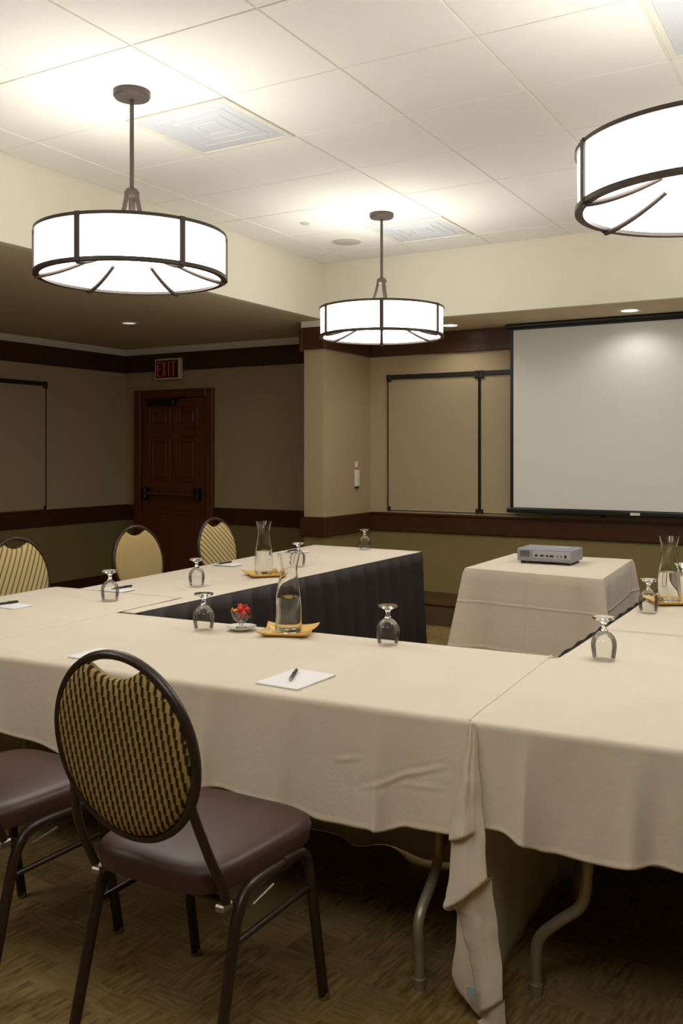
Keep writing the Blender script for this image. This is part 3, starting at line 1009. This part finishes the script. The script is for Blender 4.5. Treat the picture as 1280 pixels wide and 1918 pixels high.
# ------------------------------------------------------------------ chairs
def make_chair(name, label, group, front_mat):
    t = thing(name, label, 'chair', (0, 0, 0), 0, group)
    # seat cushion: rounded trapezoid, domed
    def outline(a, grow=0.0):
        ca, sa = math.cos(a), math.sin(a)
        e = .42
        x = math.copysign(abs(ca) ** e, ca); y = math.copysign(abs(sa) ** e, sa)
        wd = .205 + .016 * y
        return (wd + grow) * x, .012 + (.225 + grow) * y
    bm = bmesh.new()
    N = 56
    lay = [(.0, .432, -.012), (.0, .436, 0), (.0, .470, .004), (.0, .486, -.001), (.0, .495, -.014), (.0, .500, -.04), (.0, .504, -.09), (.0, .506, -.14)]
    rings = []
    for (_, z, g) in lay:
        rings.append([bm.verts.new((*outline(2 * PI * k / N, g), z)) for k in range(N)])
    for A, B in zip(rings, rings[1:]):
        for k in range(N):
            bm.faces.new((A[k], A[(k + 1) % N], B[(k + 1) % N], B[k]))
    bm.faces.new(rings[0]); bm.faces.new(rings[-1])
    auto_smooth(link('seat', bm, 'vinyl', t), 50)
    # backrest plane helpers
    CZ, AZ, AX, TL = .768, .224, .213, .16
    bp = lambda x, z, d=0: Vector((x, -.275 - (z - CZ) * TL + d, z))
    # oval frame
    pts = [bp(AX * math.cos(a) * .955, CZ + AZ * math.sin(a) * .955) for a in [2 * PI * k / 72 for k in range(72)]]
    bm = bmesh.new()
    add_tube(bm, pts, .013, 12, True, .0105, up=(0, 1, .15))
    for s in (-1, 1):
        a0 = math.radians(-30)
        st = bp(s * AX * .955 * math.cos(a0), CZ + AZ * .955 * math.sin(a0))
        up_ = smooth_path([st + Vector((0, 0, .05)) + Vector((s * .006, -.008, 0)), st, Vector((s * .197, -.225, .55)), Vector((s * .203, -.185, .465)), Vector((s * .200, -.165, .42))], 5)
        add_tube(bm, up_, .0125, 10, False, .010)
    auto_smooth(link('back_frame', bm, 'frame', t), 60)
    # upholstered panel with a hand hole at the top
    def rim(a):
        x = (AX * .915) * math.cos(a); z = (AZ * .92) * math.sin(a)
        if z > 0 and abs(x) < .078:
            dip = AZ * .92 * math.sqrt(max(0, 1 - (.078 / (AX * .915)) ** 2))
            z = dip - .030 * (1 - (x / .078) ** 2) ** .8
        return x, z
    NN = 88
    def shell(sgn, mat, nm):
        bm = bmesh.new()
        prev = None
        for (k, d) in ((1.0, .0), (1.0, .008), (.985, .013), (.93, .017), (.75, .021), (.5, .023), (.25, .024)):
            ring = []
            for q in range(NN):
                x, z = rim(2 * PI * q / NN)
                ring.append(bm.verts.new(bp(x * k, CZ - .01 + (z + .01) * k, sgn * d)))
            if prev:
                for q in range(NN):
                    bm.faces.new((prev[q], prev[(q + 1) % NN], ring[(q + 1) % NN], ring[q]))
            prev = ring
        bm.faces.new(prev)
        o = link(nm, bm, mat, t)
        return auto_smooth(o, 60)
    shell(-1, 'rib', 'backrest_rear')
    shell(1, front_mat, 'backrest')
    # frame under the seat
    for s in (-1, 1):
        lg = tube('leg', smooth_path([(s * .203, .10, .418), (s * .203, -.04, .422), (s * .204, -.095, .412), (s * .206, -.128, .375), (s * .209, -.155, .30), (s * .215, -.228, .012)], 6), .0158, 'frame', t, 12, ry=.013)
        lathe('foot_glide', [(0, 0), (.013, 0), (.015, .004), (.014, .018), (.010, .02)], 'steel', lg, 14, (s * .2155, -.2285, 0))
        lg = tube('leg', smooth_path([(s * .203, .06, .424), (s * .204, .135, .418), (s * .206, .172, .385), (s * .208, .186, .32), (s * .213, .240, .012)], 6), .0155, 'frame', t, 12, ry=.013)
        lathe('foot_glide', [(0, 0), (.013, 0), (.015, .004), (.014, .018), (.010, .02)], 'steel', lg, 14, (s * .2135, .2405, 0))
        tube('stretcher', [(s * .209, -.156, .318), (s * .208, .186, .318)], .008, 'frame', t, 8)
        bk = box('bracket', s * .190 - .012, s * .190 + .014, -.180, -.140, .398, .416, 'steel', t, .004)
        tube('glide_strip', [(s * .2165, -.085, .385), (s * .2165, .0, .398)], .004, 'steel', t, 6)
    tube('stretcher', [(-.204, .150, .405), (.204, .150, .405)], .009, 'frame', t, 8)
    tube('stretcher', [(-.206, -.128, .400), (.206, -.128, .400)], .009, 'frame', t, 8)
    return t
GC = 'oval-backed banquet chairs'
c0 = make_chair('banquet_chair', 'oval-backed banquet chair drawn up to the long table, gold ribbed back facing out', GC, 'fab_b')
c0.location = (-1.462, 1.832, 0); c0.rotation_euler = (0, 0, math.radians(0))
dup(c0, (-2.168, 1.816, 0), math.radians(-1), 'banquet chair with brown vinyl seat beside the ribbed-back chair, its back out of view', GC)
for (y, mat, rz, lab) in ((3.345, 'fab_a', -88, 'banquet chair with dark slanting stripes behind the skirted table, farthest from the door'),
                          (4.235, 'fab_b', -92, 'banquet chair with plain gold back, middle of the three behind the skirted table'),
                          (5.025, 'fab_c', -90, 'banquet chair with soft diagonal stripes in front of the wooden door')):
    c = dup(c0, (-3.60, y, 0), math.radians(rz), lab, GC)
    for ch in c.children:
        if ch.name.split('.')[0] == 'backrest':
            ch.data = ch.data.copy()
            ch.data.materials[0] = M[mat]

# ------------------------------------------------------------------ things on the tables
ZTAB = .7535
def goblet(label, x, y):
    t = thing('water_goblet', label, 'glass', (x, y, ZTAB), random.uniform(0, 6), 'upturned water goblets')
    # upside down: rim on the cloth, foot on top ; outer then inner wall
    prof = [(.0345, .0), (.037, .012), (.040, .030), (.0415, .048), (.040, .062), (.034, .076), (.024, .087), (.013, .095), (.0085, .103), (.0075, .112), (.010, .121), (.020, .128), (.034, .1325), (.0375, .136), (.036, .1395), (.018, .1385), (0, .138)]
    inner = [(0, .083), (.012, .081), (.024, .076), (.034, .066), (.0385, .054), (.0398, .046), (.0385, .030), (.0355, .012), (.0330, .0), (.0345, .0)]
    lathe('bowl', [(.0345, 0), (.037, .012), (.040, .030), (.0415, .048), (.040, .062), (.034, .076), (.024, .087), (.013, .094)], 'thin', t, 36, ang=80)
    lathe('stem', [(0, .0905), (.0135, .0935)] + prof[7:], 'glass', t, 36, ang=60)
    return t
for x, y, lab in ((-3.03, 3.13, 'upturned goblet beside the beige seam on the skirted table'), (-2.985, 3.70, 'upturned goblet midway between seam and far carafe'),
                  (-2.225, 2.80, 'upturned goblet beside the candy dish'), (-2.985, 4.66, 'upturned goblet just past the far carafe on the skirted table'),
                  (-3.11, 5.72, 'upturned goblet alone at the far end of the skirted table'), (-1.486, 2.905, 'upturned goblet at the inner edge of the long table'),
                  (-.83, 4.06, 'upturned goblet in front of the carafe by the projector table'), (-.765, 3.05, 'upturned goblet at the corner by the projector table cloth'),
                  (-.80, 4.72, 'upturned goblet behind the carafe by the projector table')):
    goblet(lab, x, y)

def carafe(label, x, y, water, plab, prot):
    pl = square_plate(plab, x, y, prot)
    z0 = ZTAB + .008
    t = thing('water_carafe', label, 'carafe', (x, y, z0), 0, 'glass water carafes')
    out = [(0, .0), (.046, .0), (.050, .006), (.0505, .02), (.0495, .09), (.046, .135), (.039, .180), (.0335, .215), (.0325, .228), (.035, .250), (.0405, .275), (.0435, .290)]
    inn = [(.0415, .290), (.0385, .275), (.033, .250), (.0305, .228), (.0315, .215), (.037, .180), (.044, .135), (.047, .09), (.048, .02), (.045, .010), (0, .009)]
    lathe('body', out + inn, 'glass', t, 40, ang=60)
    if water:
        r = lambda z: lerp_tab([(.012, .0455), (.02, .0482), (.09, .0472), (.135, .0427), (.18, .0337)], z)
        zs = [.0092, .012, .02, .05, .09, water]
        pr = [(0, .0092)] + [(r(z) , z) for z in zs] + [(0, water)]
        lathe('water', pr, 'water', t, 40, ang=60)
    return t
def square_plate(label, x, y, rot):
    t = thing('square_plate', label, 'plate', (x, y, ZTAB), rot, 'amber plates under the carafes')
    bm = bmesh.new()
    S = .096
    def fn(a, b):
        x_, y_ = (a * 2 - 1), (b * 2 - 1)
        r = max(abs(x_), abs(y_))
        c = (abs(x_) * abs(y_))
        k = 1 - .10 * (1 - c) * r ** 4
        rise = max(0, r - .62) / .38
        z = .002 + .014 * rise ** 1.6 + .009 * c ** 4
        return Vector((x_ * S * k * (1 + .05 * c), y_ * S * k * (1 + .05 * c), z))
    add_grid(bm, fn, 22, 22)
    o = link('dish', bm, 'amber', t, True)
    solid(o, .004, 1)
    lathe('foot_ring', [(.045, 0), (.052, 0), (.050, .004), (.045, .004), (.045, 0)], 'amber', t, 28)
    return t
carafe('glass carafe half full of water beside the candy dish', -1.905, 2.905, .128, 'amber plate under the carafe beside the candy dish', math.radians(22))
carafe('glass carafe on the table with the black pleated skirt', -2.925, 4.21, .20 - .07, 'amber plate under the carafe on the skirted table', math.radians(50))
carafe('glass carafe on the table beside the projector', -.800, 4.36, .13, 'amber plate under the carafe beside the projector table', math.radians(30))

sc_ = thing('saucer', 'small white saucer under the candy dish', 'saucer', (-2.095, 2.865, ZTAB))
lathe('dish', [(0, .004), (.03, .004), (.05, .010), (.058, .014), (.058, .016), (.048, .013), (.030, .0075), (0, .0075)], 'china', sc_, 36)
lathe('foot_ring', [(.026, 0), (.031, 0), (.030, .006), (.026, .006), (.026, 0)], 'china', sc_, 28)
cdz = ZTAB + .0078
cd_ = thing('candy_dish', 'clear footed glass dish of wrapped candies on a saucer', 'dish', (-2.095, 2.865, cdz))
lathe('bowl', [(0, .0), (.020, .0), (.021, .003), (.008, .007), (.006, .013), (.012, .019), (.026, .030), (.035, .046), (.042, .068), (.0405, .068), (.0335, .047), (.0245, .0325), (.010, .024), (0, .0225)], 'thin', cd_, 36)
kn = 0
for (x, y, z, c) in ((.0, -.008, .040, 'red'), (.012, .010, .042, 'orange'), (-.014, .008, .043, 'yellow'), (-.006, -.018, .056, 'red'), (.017, -.009, .058, 'red'), (-.021, -.004, .062, 'yellow'), (.006, .017, .062, 'orange'), (.024, .006, .071, 'red'), (-.012, .006, .071, 'orange'), (.004, -.012, .073, 'red')):
    kn += 1
    t = thing('wrapped_candy', '%s wrapped candy in the footed glass dish' % c, 'candy', (-2.095 + x, 2.865 + y, cdz + z), kn * 1.3, '%s candies in the glass dish' % c)
    t.rotation_euler = (kn * .7, kn * .4, kn * 1.3)
    bm = bmesh.new()
    add_lathe(bm, [(0, -.011), (.006, -.0095), (.0095, -.005), (.0105, 0), (.0095, .005), (.006, .0095), (0, .011)], 14)
    auto_smooth(link('sweet', bm, 'candy_' + c, t), 80)
    bm = bmesh.new()
    for s in (-1, 1):
        add_lathe(bm, [(.002, s * .009), (.004, s * .013), (.009, s * .019), (.0088, s * .0193), (.0035, s * .0135), (.0, s * .0115)], 10)
    link('wrapper_twist', bm, 'candy_' + c, t)

def pad_pen(label, x, y, rot, plab, px, py, prot, w=.11, h=.15, pl=.13):
    p = thing('notepad', label, 'notepad', (x, y, ZTAB), rot, 'notepads at the seats')
    box('sheets', -w / 2, w / 2, -h / 2, h / 2, 0, .004, 'paper', p, .0008)
    box('backing_card', -w / 2, w / 2, -h / 2, h / 2, -.0008, .0, 'china', p)
    if plab:
        q = thing('pen', plab, 'pen', (px, py, ZTAB + .0043), prot, 'pens on the notepads')
        tube('barrel', [(0, -pl / 2 + .02, .0055), (0, pl / 2 - .04, .0055)], .0052, 'black', q, 10)
        tube('cap', [(0, pl / 2 - .045, .0058), (0, pl / 2, .0058)], .0058, 'black', q, 10)
        tube('tip', [(0, -pl / 2 + .021, .0055), (0, -pl / 2, .0045)], lambda v: .0048 - .0038 * v, 'steel', q, 10)
        box('clip', -.0016, .0016, pl / 2 - .05, pl / 2 - .008, .0108, .0132, 'steel', q, .0006)
pad_pen('white notepad with a black pen at the edge of the long table', -1.494, 2.320, math.radians(-2), 'black pen lying on the notepad of the long table', -1.51, 2.327, math.radians(24), .150, .205, .125)
pad_pen('white notepad partly hidden behind the oval chair back', -2.26, 2.27, math.radians(3), None, 0, 0, 0)
pad_pen('white notepad in front of the slanting-striped chair', -3.30, 2.80, math.radians(90), 'black pen on the notepad nearest the table corner', -3.345, 2.80, math.radians(-12))
pad_pen('white notepad by the seam goblet', -3.24, 3.39, math.radians(90), 'black pen beside the goblet at the seam', -3.235, 3.42, math.radians(-8))
pad_pen('white notepad in front of the diagonal-striped chair', -3.39, 4.50, math.radians(90), 'black pen in front of the diagonal-striped chair', -3.42, 4.50, math.radians(-6))
pad_pen('white notepad near the far end of the skirted table', -3.42, 5.32, math.radians(90), 'black pen near the far end of the skirted table', -3.45, 5.30, math.radians(-6))

# ------------------------------------------------------------------ projector
pj = thing('projector', 'grey projector standing on the floor-length cloth', 'projector', (-1.735, 5.60, .7535), math.radians(1))
PW, PD, PZ0, PZ1 = .172, .125, .014, .092
body = box('body', -PW, PW, -PD, PD, PZ0, PZ1, 'grey', pj, .009, None, 3)
auto_smooth(body, 40)
pn = box('port_panel', -.07, PW - .012, -PD - .003, -PD + .004, PZ0 + .022, PZ1 - .014, 'grey2', pj, .002)
for k, (xx, ww, hh) in enumerate(((-.05, .018, .012), (-.015, .022, .012), (.018, .014, .012), (.045, .024, .012), (.082, .008, .008), (.104, .008, .008), (.13, .014, .018))):
    box('port', xx - ww / 2, xx + ww / 2, -PD - .005, -PD - .001, .052 - hh / 2, .052 + hh / 2, 'dgrey', pn, .001)
vg = box('vent_grille', -PW + .014, -.085, -PD - .003, -PD + .004, PZ0 + .022, PZ1 - .018, 'grey', pj, .002)
for k in range(5):
    z = PZ0 + .030 + k * .0075
    box('slat', -PW + .02, -.091, -PD - .005, -PD - .002, z, z + .003, 'dgrey', vg)
box('top_cover', -PW + .03, PW - .03, -PD + .03, PD - .03, PZ1 - .002, PZ1 + .002, 'grey', pj, .001)
box('key_pad', .05, .12, -.03, .03, PZ1 + .001, PZ1 + .004, 'grey2', pj, .001)
for (x, y) in ((-.14, -.1), (.14, -.1), (-.14, .09), (.14, .09)):
    lathe('foot', [(0, 0), (.013, 0), (.014, .004), (.012, .016), (0, .016)], 'dgrey', pj, 14, (x, y, 0))
bm = bmesh.new()
add_lathe(bm, [(.0, .0), (.03, .0), (.03, .02), (.034, .024), (.034, .03), (.024, .03), (.022, .018), (0, .014)], 24)
for v in bm.verts:
    v.co = Vector((-.09 + v.co.x, PD - .006 + v.co.z, .055 + v.co.y))
link('lens', bm, 'dgrey', pj)
